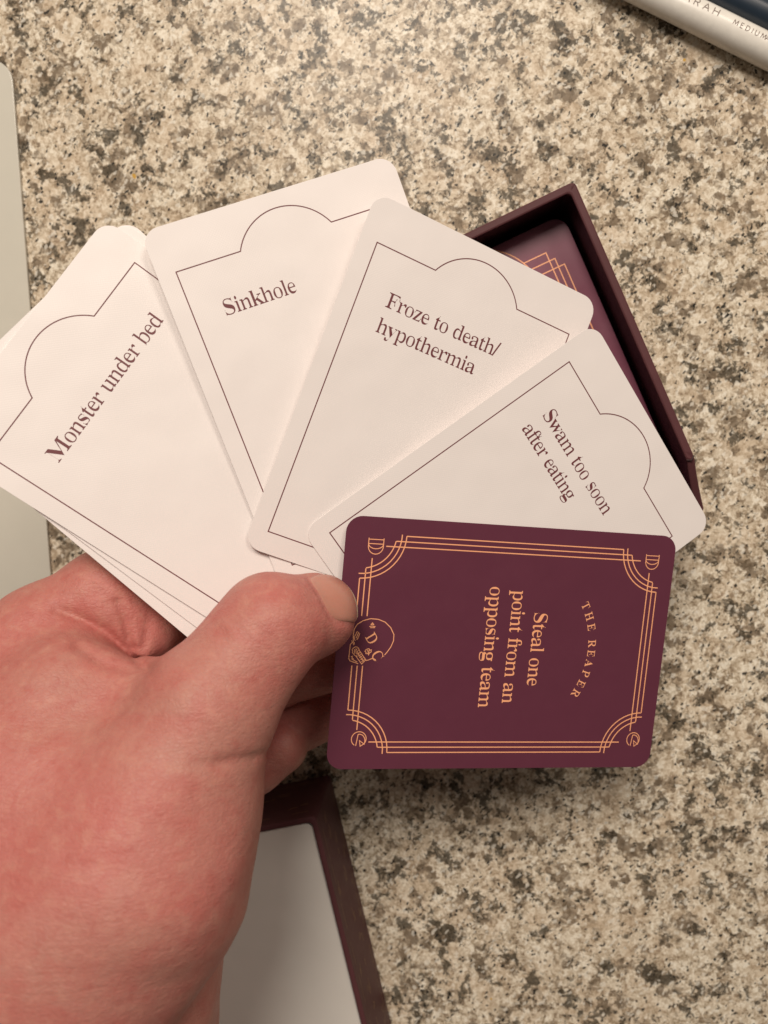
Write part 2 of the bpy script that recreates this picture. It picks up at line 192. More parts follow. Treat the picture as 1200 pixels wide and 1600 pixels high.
def rrect(hx, hy, r, n=6, step=None):
    """rounded rectangle outline, counter-clockwise"""
    out = []
    for cx, cy, a0 in ((hx - r, hy - r, 0), (-hx + r, hy - r, 90), (-hx + r, -hy + r, 180), (hx - r, -hy + r, 270)):
        for i in range(n + 1):
            a = math.radians(a0 + 90 * i / n)
            out.append((cx + r * math.cos(a), cy + r * math.sin(a)))
    if step:
        res = []
        for i, p in enumerate(out):
            q = out[(i + 1) % len(out)]
            d = math.hypot(q[0] - p[0], q[1] - p[1]); k = max(1, round(d / step))
            for j in range(k):
                res.append((p[0] + (q[0] - p[0]) * j / k, p[1] + (q[1] - p[1]) * j / k))
        out = res
    return out

def loft(rings, cap_first=True, cap_last=True):
    """rings: lists of 3D points of equal count"""
    n = len(rings[0]); V = [p for r in rings for p in r]; F = []
    for k in range(len(rings) - 1):
        for i in range(n):
            j = (i + 1) % n
            F.append((k * n + i, k * n + j, (k + 1) * n + j, (k + 1) * n + i))
    if cap_first: F.append(tuple(range(n))[::-1])
    if cap_last: F.append(tuple((len(rings) - 1) * n + i for i in range(n)))
    return V, F

# ------------------------------------------------------------------ materials
class NT:
    def __init__(self, name):
        self.m = bpy.data.materials.new(name); self.m.use_nodes = True
        self.t = self.m.node_tree; self.n = self.t.nodes
        self.p = self.n["Principled BSDF"]
    def node(self, typ, **kw):
        nd = self.n.new(typ)
        for k, v in kw.items():
            if k.startswith('i_'):
                nd.inputs[k[2:].replace('_', ' ')].default_value = v
            else:
                setattr(nd, k, v)
        return nd
    def l(self, a, b):
        self.t.links.new(a, b)
    def ramp(self, src, stops, interp='LINEAR'):
        r = self.node('ShaderNodeValToRGB'); r.color_ramp.interpolation = interp
        e = r.color_ramp.elements
        while len(e) > 1: e.remove(e[-1])
        e[0].position, e[0].color = stops[0][0], (*stops[0][1], 1) if len(stops[0][1]) == 3 else stops[0][1]
        for p, c in stops[1:]:
            x = e.new(p); x.color = (*c, 1)
        self.l(src, r.inputs[0]); return r.outputs[0]
    def mix(self, fac, a, b, blend='MIX'):
        m = self.node('ShaderNodeMix', data_type='RGBA', blend_type=blend)
        for s, v in ((m.inputs[0], fac), (m.inputs[6], a), (m.inputs[7], b)):
            if isinstance(v, (int, float)): s.default_value = v
            elif isinstance(v, tuple): s.default_value = (*v, 1)
            else: self.l(v, s)
        return m.outputs[2]
    def math(self, op, a, b=0.0, c=0.0):
        m = self.node('ShaderNodeMath', operation=op)
        for s, v in zip(m.inputs, (a, b, c)):
            if isinstance(v, (int, float)): s.default_value = v
            else: self.l(v, s)
        return m.outputs[0]
    def bump(self, h, strength, dist, prev=None):
        b = self.node('ShaderNodeBump'); b.inputs['Strength'].default_value = strength
        b.inputs['Distance'].default_value = dist
        self.l(h, b.inputs['Height'])
        if prev is not None: self.l(prev, b.inputs['Normal'])
        return b.outputs[0]
    def noise(self, vec, scale, detail=3, rough=.5, dist=0.0):
        n = self.node('ShaderNodeTexNoise'); n.inputs['Scale'].default_value = scale
        n.inputs['Detail'].default_value = detail; n.inputs['Roughness'].default_value = rough
        n.inputs['Distortion'].default_value = dist
        self.l(vec, n.inputs['Vector']); return n.outputs[0]
    def voro(self, vec, scale, feature='F1', rnd=1.0):
        n = self.node('ShaderNodeTexVoronoi', feature=feature); n.inputs['Scale'].default_value = scale
        n.inputs['Randomness'].default_value = rnd
        self.l(vec, n.inputs['Vector']); return n
    def coord_mm(self):
        g = self.node('ShaderNodeTexCoord')
        v = self.node('ShaderNodeVectorMath', operation='SCALE'); v.inputs['Scale'].default_value = 1000.0
        self.l(g.outputs['Object'], v.inputs[0]); return v.outputs[0]
    def pset(self, **kw):
        for k, v in kw.items():
            s = self.p.inputs[k.replace('_', ' ')]
            if isinstance(v, tuple) and len(v) == 3 and s.type == 'RGBA': v = (*v, 1)
            if hasattr(v, 'is_linked') or hasattr(v, 'links'): self.l(v, s)
            else: s.default_value = v
        return self

def granite():
    M = NT("granite")
    rot = M.node('ShaderNodeMapping'); rot.inputs['Rotation'].default_value = (.43, .31, .7); rot.inputs['Location'].default_value = (13.3, 7.7, 5.45)
    M.l(M.coord_mm(), rot.inputs['Vector']); c = rot.outputs[0]
    def warp(src, scale, amt, detail=3):
        nz = M.node('ShaderNodeTexNoise'); nz.inputs['Scale'].default_value = scale; nz.inputs['Detail'].default_value = detail
        nz.inputs['Roughness'].default_value = .65
        M.l(src, nz.inputs['Vector'])
        w = M.node('ShaderNodeVectorMath', operation='MULTIPLY_ADD'); w.inputs[1].default_value = (amt, amt, amt)
        M.l(nz.outputs['Color'], w.inputs[0]); M.l(src, w.inputs[2]); return w.outputs[0]
    v = warp(warp(c, .25, 2.2), 1.6, .8, 4)                 # irregular crystals, not clean polygons
    g1 = M.voro(v, 1 / 2.0); g2 = M.voro(v, 1 / 1.1); g3 = M.voro(v, 1 / .62)
    def at(cell, scale, detail=2, off=0.0):                  # one tone per crystal
        a = M.node('ShaderNodeVectorMath', operation='ADD'); a.inputs[1].default_value = (off, off * .7, 0)
        M.l(cell.outputs['Position'], a.inputs[0])
        return M.noise(a.outputs[0], scale, detail)
    def sep(g):
        s = M.node('ShaderNodeSeparateColor'); M.l(g.outputs['Color'], s.inputs[0]); return s.outputs
    s1, s2, s3 = sep(g1), sep(g2), sep(g3)
    fine = M.noise(c, 3.0, 4, .7)
    lum = M.math('ADD', M.math('MULTIPLY', s1[0], .30), M.math('ADD', M.math('MULTIPLY', s3[1], .30), M.math('ADD', M.math('MULTIPLY', s2[1], .22), M.math('MULTIPLY', fine, .22))))
    col = M.ramp(lum, [(.23, (.22, .162, .11)), (.36, (.41, .33, .235)), (.48, (.57, .485, .37)), (.61, (.69, .61, .485)), (.75, (.84, .78, .66))])
    tone = M.noise(c, .09, 3, .6)
    col = M.mix(M.ramp(tone, [(.44, (0, 0, 0)), (.66, (.40, .40, .40))]), col, (.62, .48, .34))
    # smoky brown-grey quartz in soft-edged patches
    cont = M.noise(v, .55, 5, .65)
    nb = M.math('ADD', M.math('MULTIPLY', at(g1, .15, 3, 40.), .54), M.math('ADD', M.math('MULTIPLY', at(g2, .33, 2, 11.), .26), M.math('MULTIPLY', cont, .18)))
    mb = M.ramp(nb, [(0, (0, 0, 0)), (.512, (0, 0, 0)), (.536, (.55, .55, .55)), (.576, (1, 1, 1))])
    brown = M.mix(s2[1], (.070, .050, .032), (.19, .14, .092))
    brown = M.mix(M.math('MULTIPLY', s3[0], .5), brown, (.27, .21, .15))
    col = M.mix(M.math('MULTIPLY', mb, .90), col, brown)
    # darker grey-green cores
    nd = M.math('ADD', M.math('MULTIPLY', at(g2, .15, 2, -77.), .50), M.math('ADD', M.math('MULTIPLY', at(g3, .6, 2, 5.), .24), M.math('MULTIPLY', cont, .26)))
    md = M.ramp(nd, [(0, (0, 0, 0)), (.540, (0, 0, 0)), (.562, (.9, .9, .9)), (.60, (1, 1, 1))])
    col = M.mix(M.math('MULTIPLY', md, .88), col, M.mix(s3[2], (.022, .019, .014), (.115, .095, .068)))
    # black mica: small stretched flakes gathered in places
    st = M.node('ShaderNodeMapping'); st.inputs['Scale'].default_value = (1.0, .62, 1); st.inputs['Rotation'].default_value = (0, 0, .7)
    M.l(warp(v, .2, 2.0, 2), st.inputs['Vector'])
    g4 = M.voro(st.outputs[0], 1 / .82); s4 = sep(g4)
    dens = M.math('MULTIPLY', M.noise(c, .14, 2), .15)
    sel = M.math('GREATER_THAN', M.math('ADD', s4[0], dens), .985)
    near = M.math('LESS_THAN', g4.outputs['Distance'], .46)
    col = M.mix(M.math('MULTIPLY', M.math('MULTIPLY', sel, near), .92), col, (.016, .017, .018))
    # pale feldspar grains
    sel2 = M.math('GREATER_THAN', s4[1], .945)
    col = M.mix(M.math('MULTIPLY', sel2, .6), col, (.80, .76, .67))
    rust = M.math('MULTIPLY', M.math('GREATER_THAN', s1[2], .9996), M.math('LESS_THAN', g1.outputs['Distance'], .32))
    col = M.mix(rust, col, (.55, .33, .07))
    M.l(col, M.p.inputs['Base Color'])
    M.pset(Roughness=.26, Specular_IOR_Level=.12)
    return M.m

def paper(name, base, rough, weave=.0, tone=.04, spec=.5):
    M = NT(name); c = M.coord_mm()
    n = M.noise(c, .12, 4); lo = tuple(x * (1 - tone) for x in base); hi = tuple(min(1, x * (1 + tone)) for x in base)
    M.l(M.mix(n, lo, hi), M.p.inputs['Base Color'])
    M.l(M.ramp(M.noise(c, .5, 3), [(0, (rough * .85,) * 3), (1, (rough * 1.12,) * 3)]), M.p.inputs['Roughness'])
    M.pset(Specular_IOR_Level=spec)
    if weave:
        sx = M.node('ShaderNodeSeparateXYZ'); M.l(c, sx.inputs[0])
        a = M.math('SINE', M.math('MULTIPLY', sx.outputs[0], 9.0)); b = M.math('SINE', M.math('MULTIPLY', sx.outputs[1], 9.0))
        h = M.math('ADD', M.math('MULTIPLY', a, b), M.math('MULTIPLY', M.noise(c, 3.5, 3), 1.6))
        und = M.bump(M.noise(c, .035, 2), .5, .0016)         # the stock is never perfectly flat
        M.l(M.bump(h, weave, .00003, und), M.p.inputs['Normal'])
    return M.m

def plain(name, base, rough=.5, metal=0.0, spec=.5, grain=.0):
    M = NT(name); c = M.coord_mm()
    M.l(M.mix(M.noise(c, .6, 4), tuple(x * .88 for x in base), tuple(x * 1.08 for x in base)), M.p.inputs['Base Color'])
    M.pset(Roughness=rough, Metallic=metal, Specular_IOR_Level=spec)
    if grain: M.l(M.bump(M.noise(c, 4, 4), grain, .0001), M.p.inputs['Normal'])
    return M.m

def skin():
    M = NT("skin"); c = M.coord_mm()
    big = M.noise(c, .035, 3, .5); mid = M.noise(c, .11, 4, .6, .6); mot = M.noise(c, .33, 3, .6, .4); fine = M.noise(c, .9, 4, .65)
    col = M.mix(M.ramp(big, [(.35, (0, 0, 0)), (.65, (1, 1, 1))]), (.52, .184, .160), (.49, .220, .180))
    col = M.mix(M.math('MULTIPLY', M.ramp(mid, [(.42, (0, 0, 0)), (.72, (1, 1, 1))]), .55), col, (.50, .135, .118))
    col = M.mix(M.math('MULTIPLY', M.ramp(mot, [(.50, (0, 0, 0)), (.70, (1, 1, 1))]), .38), col, (.60, .30, .235))
    col = M.mix(M.math('MULTIPLY', M.ramp(mot, [(.30, (1, 1, 1)), (.44, (0, 0, 0))]), .40), col, (.44, .115, .10))
    col = M.mix(.5, col, M.mix(fine, (.74, .64, .60), (1, 1, 1)), 'MULTIPLY')
    M.l(col, M.p.inputs['Base Color'])
    # relief: crossing skin lines, longer wrinkles running across the thumb, pores
    st = M.node('ShaderNodeMapping'); st.inputs['Scale'].default_value = (1.0, 1.7, 1.2); st.inputs['Rotation'].default_value = (0, 0, .45)
    M.l(c, st.inputs['Vector'])
    wv = M.voro(st.outputs[0], .75, 'DISTANCE_TO_EDGE'); ln = M.ramp(wv.outputs['Distance'], [(0, (0, 0, 0)), (.14, (1, 1, 1))])
    s2 = M.node('ShaderNodeMapping'); s2.inputs['Scale'].default_value = (.12, 1.0, .5); s2.inputs['Rotation'].default_value = (0, 0, .25)
    M.l(c, s2.inputs['Vector']); wr = M.noise(s2.outputs[0], .55, 4, .6, .8)
    h = M.math('ADD', M.math('MULTIPLY', ln, .30), M.math('ADD', M.noise(st.outputs[0], .9, 4, .65), M.math('ADD', M.math('MULTIPLY', M.noise(c, .28, 3), 1.2), M.math('MULTIPLY', wr, 1.3))))
    M.l(M.bump(h, .40, .00034), M.p.inputs['Normal'])
    M.l(M.ramp(fine, [(.3, (.40,) * 3), (.7, (.58,) * 3)]), M.p.inputs['Roughness'])
    M.pset(Specular_IOR_Level=.36, Subsurface_Weight=.12, Subsurface_Scale=.004)
    M.p.inputs['Subsurface Radius'].default_value = (1.0, .32, .18)
    return M.m

MAT = dict(
    granite=granite(), skin=skin(),
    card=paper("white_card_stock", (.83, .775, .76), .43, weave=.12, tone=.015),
    plum=paper("plum_card_print", (.120, .029, .053), .40, weave=.10, tone=.06, spec=.45),
    deck=paper("plum_deck_print", (.185, .045, .082), .38, weave=.10, tone=.06, spec=.6),
    ink=plain("plum_ink", (.155, .038, .045), .55),
    gold=plain("copper_gold_foil_print", (.98, .45, .235), .45, 0.0),
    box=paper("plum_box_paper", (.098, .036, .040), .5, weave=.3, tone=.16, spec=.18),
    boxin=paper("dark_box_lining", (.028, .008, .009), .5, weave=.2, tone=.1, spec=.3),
    boxfoil=plain("dull_gold_foil", (.42, .25, .10), .4, .3),
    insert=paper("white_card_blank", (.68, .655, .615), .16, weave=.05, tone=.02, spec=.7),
    panel=paper("off_white_plastic", (.62, .595, .52), .20, tone=.03, spec=.6),
    penwhite=plain("white_lacquer", (.80, .77, .71), .28),
    navy=plain("navy_lacquer", (.016, .028, .046), .38),
    penink=plain("grey_brown_ink", (.10, .05, .035), .5),
    nail=None)

# ------------------------------------------------------------------ the counter
cv, cf = loft([[(x * MM, y * MM, z * MM) for x, y in rrect(600 + dx, 600 + dx, 12)] for dx, z in ((-2, -30), (0, -28), (0, -2), (-2, 0))])
tag(mesh_obj("countertop", cv, cf, MAT['granite']), "speckled cream, brown and black granite countertop", kind="structure")

# ------------------------------------------------------------------ boxes with decks
def frame(origin, xdir):
    x = Vector((xdir.x, xdir.y, 0)).normalized(); z = Vector((0, 0, 1)); y = z.cross(x)
    m = Matrix((x, y, z)).transposed().to_4x4(); m.translation = origin
    return m

def tray(name, mw, W, L, H, t, step=2.0, warp=None, rim=.5, r=1.4, floor=1.5):
    rings = []
    def R(ins, z, rr):
        pts = rrect(W / 2 - ins, L / 2 - ins, max(rr, .3), 4, step)
        return pts
    base = rrect(W / 2, L / 2, r, 4, step)
    def inset(ins):
        out = []
        for x, y in base:
            out.append((x * (W / 2 - ins) / (W / 2), y * (L / 2 - ins) / (L / 2)))
        return out
    prof = [(.4, 0), (0, .4), (0, H * .5), (0, H - rim), (rim * .3, H - rim * .3), (rim, H), (t - rim, H), (t - rim * .3, H - rim * .3), (t, H - rim), (t, H * .5), (t, floor + .3), (t + .3, floor)]
    # outer shell and rim / lining are two parts of the box
    for ins, z in prof:
        ring = []
        for (x, y) in inset(ins):
            p = Vector((x, y, z))
            if warp: p = warp(p, ins, z)
            ring.append(p * MM)
        rings.append(ring)
    return rings

def build_tray(label, W, L, H, t, mw, warp=None):
    rings = tray("", mw, W, L, H, t, warp=warp)
    V, F = loft(rings[:9], True, False)
    root = mesh_obj("open_box", V, F, MAT['box'], mw=mw)
    tag(root, label, "box", "open plum game boxes on the counter")
    for p in root.data.polygons: p.use_smooth = False
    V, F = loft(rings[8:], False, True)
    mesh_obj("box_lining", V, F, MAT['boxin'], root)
    return root

# upper box: outer rim corner and a point down its right side, both at rim height
BH = 30.0
c0 = on_plane(898, 282, BH); c1 = on_plane(1060, 655, BH)
ydir = (c0 - c1).normalized(); xdir = Vector((ydir.y, -ydir.x, 0))
W1, L1, T1 = 70.0, 97.0, 2.3
org = c0 - xdir * W1 / 2 * MM - ydir * L1 / 2 * MM; org.z = 0
mw1 = frame(org, xdir)
def warp1(p, ins, z):
    # the right wall is crushed down and inward near its lower corner
    s = (-L1 / 2 + 16.5 - p.y)
    if p.x > W1 / 2 - 6 and s > 0:
        k = min(s / 15.0, 1.0)
        p = p.copy(); p.z -= (p.z / BH) ** 2 * 7.0 * k; p.x -= (p.z / BH) * 2.2 * k ** .8 - .25 * min(1, s)
    return p
box1 = build_tray("open plum box behind the fan of cards with dark cards inside", W1, L1, BH, T1, mw1, warp1)
# folded paper at the rim corner and the crease of the crushed wall
def rim_fold(root, pts, w, name, mat):
    V, F = [], []
    for i, p in enumerate(pts):
        a = pts[max(0, i - 1)]; b = pts[min(len(pts) - 1, i + 1)]
        d = (Vector(b) - Vector(a)); n = Vector((-d.y, d.x, 0)).normalized() * w / 2
        V += [(Vector(p) + n) * MM, (Vector(p) + Vector((0, 0, w * .6))) * MM, (Vector(p) - n) * MM]
    for i in range(len(pts) - 1):
        F += [(3 * i, 3 * i + 1, 3 * i + 4, 3 * i + 3), (3 * i + 1, 3 * i + 2, 3 * i + 5, 3 * i + 4)]
    return mesh_obj(name, V, F, mat, root, True)
hx, hy = W1 / 2, L1 / 2
rim_fold(box1, [(hx - T1 - .1, hy - T1 - .3, BH - .6), (hx - T1 * .62, hy - T1 * .6, BH + .02), (hx - .4, hy - .7, BH - .1)], .5, "corner_fold", MAT['box'])
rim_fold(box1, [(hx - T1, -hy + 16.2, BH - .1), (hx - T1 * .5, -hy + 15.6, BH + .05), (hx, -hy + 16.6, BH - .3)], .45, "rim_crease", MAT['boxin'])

def card_solid(W, L, r, z0, z1, bev=.04):
    rings = [[(x * MM, y * MM, z * MM) for x, y in rrect(W / 2 - b, L / 2 - b, r - b, 7)] for b, z in ((bev, z0), (0, z0 + bev), (0, z1 - bev), (bev, z1))]
    return loft(rings)

CW, CL, CR = 62.6, 88.0, 4.0
def deck(box_mw, W, L, r, z0, ztop, label, side_mat, top_mat, slack, seed):
    """a deck: thin cards with slightly uneven edges, joined, with the uppermost card as a part"""
    rnd = random.Random(seed); root = bpy.data.objects.new("card_deck", None); link(root)
    root.matrix_world = box_mw.copy()
    tag(root, label, "card deck")
    V, F = [], []
    z = z0
    while z < ztop - .35:
        v, f = loft([[((x + ox) * MM, (y + oy) * MM, q * MM) for x, y in rrect(W / 2, L / 2, r, 3)] for ox, oy in [(rnd.uniform(-slack, slack), rnd.uniform(-slack, slack))] for q in (z, z + .27)])
        b = len(V); V += v; F += [tuple(i + b for i in q) for q in f]; z += .30
    s = mesh_obj("stacked_cards", V, F, side_mat, root); s["kind"] = "stuff"
    v, f = card_solid(W, L, r, ztop - .3, ztop)
    return root, mesh_obj("top_card", v, f, top_mat, root)

deck1, top1 = deck(mw1, CW, CL, CR, 1.7, 18.0, "deck of plum card backs with gold line ornament lying inside the upper box", MAT['plum'], MAT['deck'], .25, 3)
def uv_on(mw, px, py, z):
    p = mw.inverted() @ on_plane(px, py, z); return Vector((p.x * 1000, p.y * 1000))
g = Flat(18.03)
cs = [uv_on(mw1, 853, 395, 18), uv_on(mw1, 867, 403.8, 18), uv_on(mw1, 882, 412.5, 18)]
mx = [abs(c.x) for c in cs]; my = [abs(c.y) for c in cs]
p1, p2 = uv_on(mw1, 780, 392.7, 18), uv_on(mw1, 815, 409, 18)
yc = (p2.x ** 2 + p2.y ** 2 - p1.x ** 2 - p1.y ** 2) / (2 * (p2.y - p1.y))
RA = math.hypot(p2.x, p2.y - yc)
for sgx in (1, -1):
    for sgy in (1, -1):
        for X, Y in zip(mx, my):
            g.line([(sgx * math.sqrt(max(RA ** 2 - (Y - yc) ** 2, 1)), sgy * Y), (sgx * X, sgy * Y), (sgx * X, sgy * (Y - 30))], .30)
for sg in (1, -1):
    for dr in (0, -1.2):
        g.line([((RA + dr) * math.cos(math.radians(a)), sg * (yc + (RA + dr) * math.sin(math.radians(a)))) for a in range(12, 169, 3)], .30)
g.build("gold_ornament", MAT['gold'], top1)

# lower box
c0 = on_plane(493, 1275, 30.6); c1 = on_plane(573, 1600, 30.6)
ydir = (c0 - c1).normalized(); xdir = Vector((ydir.y, -ydir.x, 0))
W2, L2, T2 = 69.0, 96.0, 1.7
org = c0 - xdir * W2 / 2 * MM - ydir * L2 / 2 * MM; org.z = 0
mw2 = frame(org, xdir)
box2 = build_tray("open plum box beside the wrist filled with blank white cards", W2, L2, 30.6, T2, mw2)
# worn gold foil marks on its outer walls
fo = Flat(0)
rnd = random.Random(8)
def wallmarks(root, length, mwl, name):
    f = Flat(.05)
    y = -length / 2 + 4
    while y < length / 2 - 4:
        z = rnd.uniform(5, 24); ll = rnd.uniform(1.5, 5)
        f.line([(y, z), (y + ll * .5, z + rnd.uniform(-.6, .6)), (y + ll, z + rnd.uniform(-.8, .8))], .24)
        if rnd.random() < .5:
            f.line([(y, z + 1.4), (y + ll * .7, z + 1.4 + rnd.uniform(-.5, .5))], .26)
        y += rnd.uniform(2.0, 5.5)
    for z in (3.2, 4.6, 26.2):
        x = -length / 2 + 3
        while x < length / 2 - 3:
            q = rnd.uniform(4, 12)
            f.line([(x, z), (min(x + q, length / 2 - 3), z)], .14); x += q + rnd.uniform(1, 7)
    o = f.build(name, MAT['boxfoil'], root)
    o.matrix_local = mwl
    return o
wallmarks(box2, L2, Matrix(((0, 0, 1, W2 / 2 * MM), (1, 0, 0, 0), (0, 1, 0, 0), (0, 0, 0, 1))), "foil_mark")
wallmarks(box2, W2, Matrix(((-1, 0, 0, 0), (0, 0, 1, L2 / 2 * MM), (0, 1, 0, 0), (0, 0, 0, 1))), "foil_mark")
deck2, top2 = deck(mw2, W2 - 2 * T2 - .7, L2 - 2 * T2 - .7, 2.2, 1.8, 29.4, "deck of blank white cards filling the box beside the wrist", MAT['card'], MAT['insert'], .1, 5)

# ------------------------------------------------------------------ pen, navy pen, pale panel
def cyl_along(name, a, b, r, mat, parent=None, prof=None, n=40):
    """round body from a to b resting on its side; prof: list of (distance mm, radius mm)"""
    a, b = Vector(a), Vector(b); ax = (b - a).normalized(); zz = Vector((0, 0, 1)); yy = zz.cross(ax)
    m = Matrix((ax, yy, zz)).transposed().to_4x4(); m.translation = a
    L = (b - a).length * 1000
    prof = prof or [(0, r * .55), (.4, r * .85), (1.2, r), (L - 1.2, r), (L - .4, r * .85), (L, r * .55)]
    rings = [[(d * MM, q * math.cos(2 * math.pi * i / n) * MM, q * math.sin(2 * math.pi * i / n) * MM) for i in range(n)] for d, q in prof]
    V, F = loft(rings)
    o = mesh_obj(name, V, F, mat, parent, True, m)
    return o, m, L
PR = 4.4
def pen_axis(pts, r):
    out = []
    for px, py in pts:
        p = on_plane(px, py, r); out.append(p)
    return out
a0, a1 = pen_axis([(1050, 6), (1200, 80.3)], PR)
axd = (a1 - a0).normalized()
pa = a0 - axd * .055; pb = a1 + axd * .07
pen, penm, penL = cyl_along("pen", pa, pb, PR, MAT['penwhite'])
tag(pen, "round white pen with grey capital lettering in the top right corner", "pen")
cap, _, _ = cyl_along("pen_tip", pa - axd * .012, pa - axd * .0002, 3, MAT['navy'], None, [(0, .5), (3, 1.4), (9, 2.6), (11.8, 2.9)])
cap.parent = pen; cap.matrix_parent_inverse = pen.matrix_world.inverted()
# sans capitals as strokes, unit box height 1
ST = {'A': (.8, [[(0, 0), (.4, 1), (.8, 0)], [(.15, .33), (.65, .33)]]),
      'R': (.65, [[(0, 0), (0, 1), (.35, 1), (.55, .92), (.6, .74), (.52, .55), (.35, .48), (0, .48)], [(.33, .48), (.62, 0)]]),
      'H': (.7, [[(0, 0), (0, 1)], [(.7, 0), (.7, 1)], [(0, .5), (.7, .5)]]),
      'M': (.9, [[(0, 0), (.1, 1), (.45, .15), (.8, 1), (.9, 0)]]),
      'E': (.5, [[(.5, 1), (0, 1), (0, 0), (.5, 0)], [(0, .5), (.42, .5)]]),
      'D': (.7, [[(0, 0), (0, 1), (.3, 1), (.58, .85), (.7, .5), (.58, .15), (.3, 0), (0, 0)]]),
      'I': (.0, [[(0, 0), (0, 1)]]),
      'U': (.65, [[(0, 1), (0, .3), (.12, .06), (.32, 0), (.53, .06), (.65, .3), (.65, 1)]]),
      'S': (.55, [[(.52, .84), (.38, .98), (.16, .98), (.03, .82), (.08, .62), (.45, .42), (.55, .22), (.42, .03), (.18, 0), (0, .14)]])}
inv = penm.inverted()
def s_at(px, py): return (inv @ on_plane(px, py, PR * 1.5)).x * 1000
def pen_text(s, x, h, gap, th0, w):
    """lettering wrapped round the barrel: x along the axis, height round the barrel"""
    f = Flat(0); k = 0
    for ch in s:
        if ch == ' ': x += gap * 2; continue
        wd, strokes = ST[ch]
        for st in strokes:
            pts = []
            for i in range(len(st) - 1):
                for j in range(4):
                    t = j / 4; pts.append((x + (st[i][0] * (1 - t) + st[i + 1][0] * t) * h, (st[i][1] * (1 - t) + st[i + 1][1] * t) * h))
            pts.append((x + st[-1][0] * h, st[-1][1] * h)); f.line(pts, w)
        x += wd * h + gap
    V = []
    for X, Y, Z in f.v:
        th = th0 - Y / PR; rr = PR + .02 + Z
        V.append((X * MM, rr * math.cos(th) * MM, rr * math.sin(th) * MM))
    # y grows away from the viewer's left-hand side: the top of the letters points to the far side
    return mesh_obj("lettering", V, f.f, MAT['penink'], pen), x
xs = s_at(1066, 1)
_, xe = pen_text("ARAH", s_at(1066.5, 1.5), 2.25, 1.35, math.radians(90), .24)
pen_text("S", s_at(1051, -6.5), 2.25, 1.35, math.radians(90), .24)
pen_text("MEDIUM", s_at(1143.5, 38), 1.5, .92, math.radians(90), .2)
pen_text("A", s_at(1193, 63), 1.5, .92, math.radians(90), .2)

perp = Vector((-axd.y, axd.x, 0))
NR = 4.1
na = pa + perp * ((PR + NR) * MM * .985); nb = pb + perp * ((PR + NR) * MM * .985)
na.z = nb.z = NR * MM
na = na + axd * .004
navy, _, nL = cyl_along("navy_marker", na, nb, NR, MAT['navy'])
tag(navy, "dark navy marker lying against the far side of the white pen", "marker")
ncap, _, _ = cyl_along("marker_tip", na - axd * .010, na - axd * .0002, 3, MAT['penwhite'], None, [(0, .6), (4, 1.5), (9.8, 2.6)])
ncap.parent = navy; ncap.matrix_parent_inverse = navy.matrix_world.inverted()

PZ = 1.5
q0 = on_plane(21, 150, PZ); q1 = on_plane(79, 900, PZ)
yd = (q0 - q1).normalized(); xd = Vector((yd.y, -yd.x, 0))
PW, PL = 120.0, 215.0
ptop = on_plane(14, 104, PZ)
dtop = (ptop - q0).dot(yd)
po = q0 + yd * (dtop + .0025) - yd * PL / 2 * MM - xd * PW / 2 * MM; po.z = 0
pm = frame(po, xd)
rings = [[(x * MM, y * MM, z * MM) for x, y in rrect(PW / 2 - i, PL / 2 - i, 7 - i, 8)] for i, z in ((.6, 0), (.1, .3), (0, .6), (0, PZ - .12), (.03, PZ - .03), (.12, PZ))]
V, F = loft(rings)
pn = mesh_obj("flat_panel", V, F, MAT['panel'], mw=pm)
tag(pn, "smooth off-white flat tray with rounded corners at the left edge of the counter", "tray")
V, F = loft([[(x * MM, y * MM, z * MM) for x, y in rrect(PW / 2 - i, PL / 2 - i, max(6 - i, 1), 8)] for i, z in ((2.6, PZ + .02), (2.7, PZ + .05), (3.1, PZ + .05))], False, True)

# ------------------------------------------------------------------ the fan of cards
def card_mw(R, T, back=0.0):
    """measured card attitude (right, up, forward of the lens, mm) -> world matrix, z of the card faces the reader"""
    R = np.array(R); M3 = np.diag([1., 1., -1.])
    X = M3 @ R[:, 0]; Y = M3 @ R[:, 1]; Z = -(M3 @ R[:, 2])
    Tc = M3 @ np.array(T) - Z * back
    m = Matrix([list(v) for v in np.c_[X, Y, Z]])
    m = (RW @ m).to_4x4(); m.translation = RW @ Vector(Tc) * MM + Vector((0, 0, CAM_H))
    return m
POSE = {
 'monster': ([[0.53522, -0.79547, -0.28419], [0.82682, 0.56222, -0.01651], [0.17292, -0.22614, 0.95862]], [-44.75, 15.8, 192.67]),
 'sink': ([[0.90254, -0.35041, -0.25027], [0.37156, 0.92749, 0.04134], [0.21764, -0.1303, 0.96729]], [-11.12, 33.47, 198.99]),
 'froze': ([[0.89574, 0.35371, -0.26932], [-0.33579, 0.93531, 0.11158], [0.29136, -0.00951, 0.95657]], [10.77, 22.77, 202.77]),
 'swam': ([[0.55012, 0.8099, -0.20353], [-0.8019, 0.58036, 0.14191], [0.23305, 0.08514, 0.96873]], [33.39, -4.04, 208.24]),
 'reaper': ([[-0.08991, 0.96975, -0.22693], [-0.99142, -0.06545, 0.11313], [0.09486, 0.23516, 0.96732]], [31.23, -34.59, 210.14])}
TH = .17
cv, cf = card_solid(CW, CL, CR, -TH, 0, .03)
cme = None
def card(mw, mat, label):
    o = mesh_obj("playing_card", cv, cf, mat, mw=mw)
    return tag(o, label, "card", "cards fanned out in the hand")
FU, FT, FB, AH = 27.0, 33.4, -38.9, 11.45
AC, AR = 27.3, 12.97
def notch_frame():
    a0 = math.atan2(FT - AC, AH); pts = []
    n = 40
    for i in range(n + 1):
        a = a0 + (math.pi - 2 * a0) * i / n
        pts.append((AR * math.cos(a), AC + AR * math.sin(a)))
    return [(FU, FB), (FU, FT)] + pts + [(-FU, FT), (-FU, FB)]
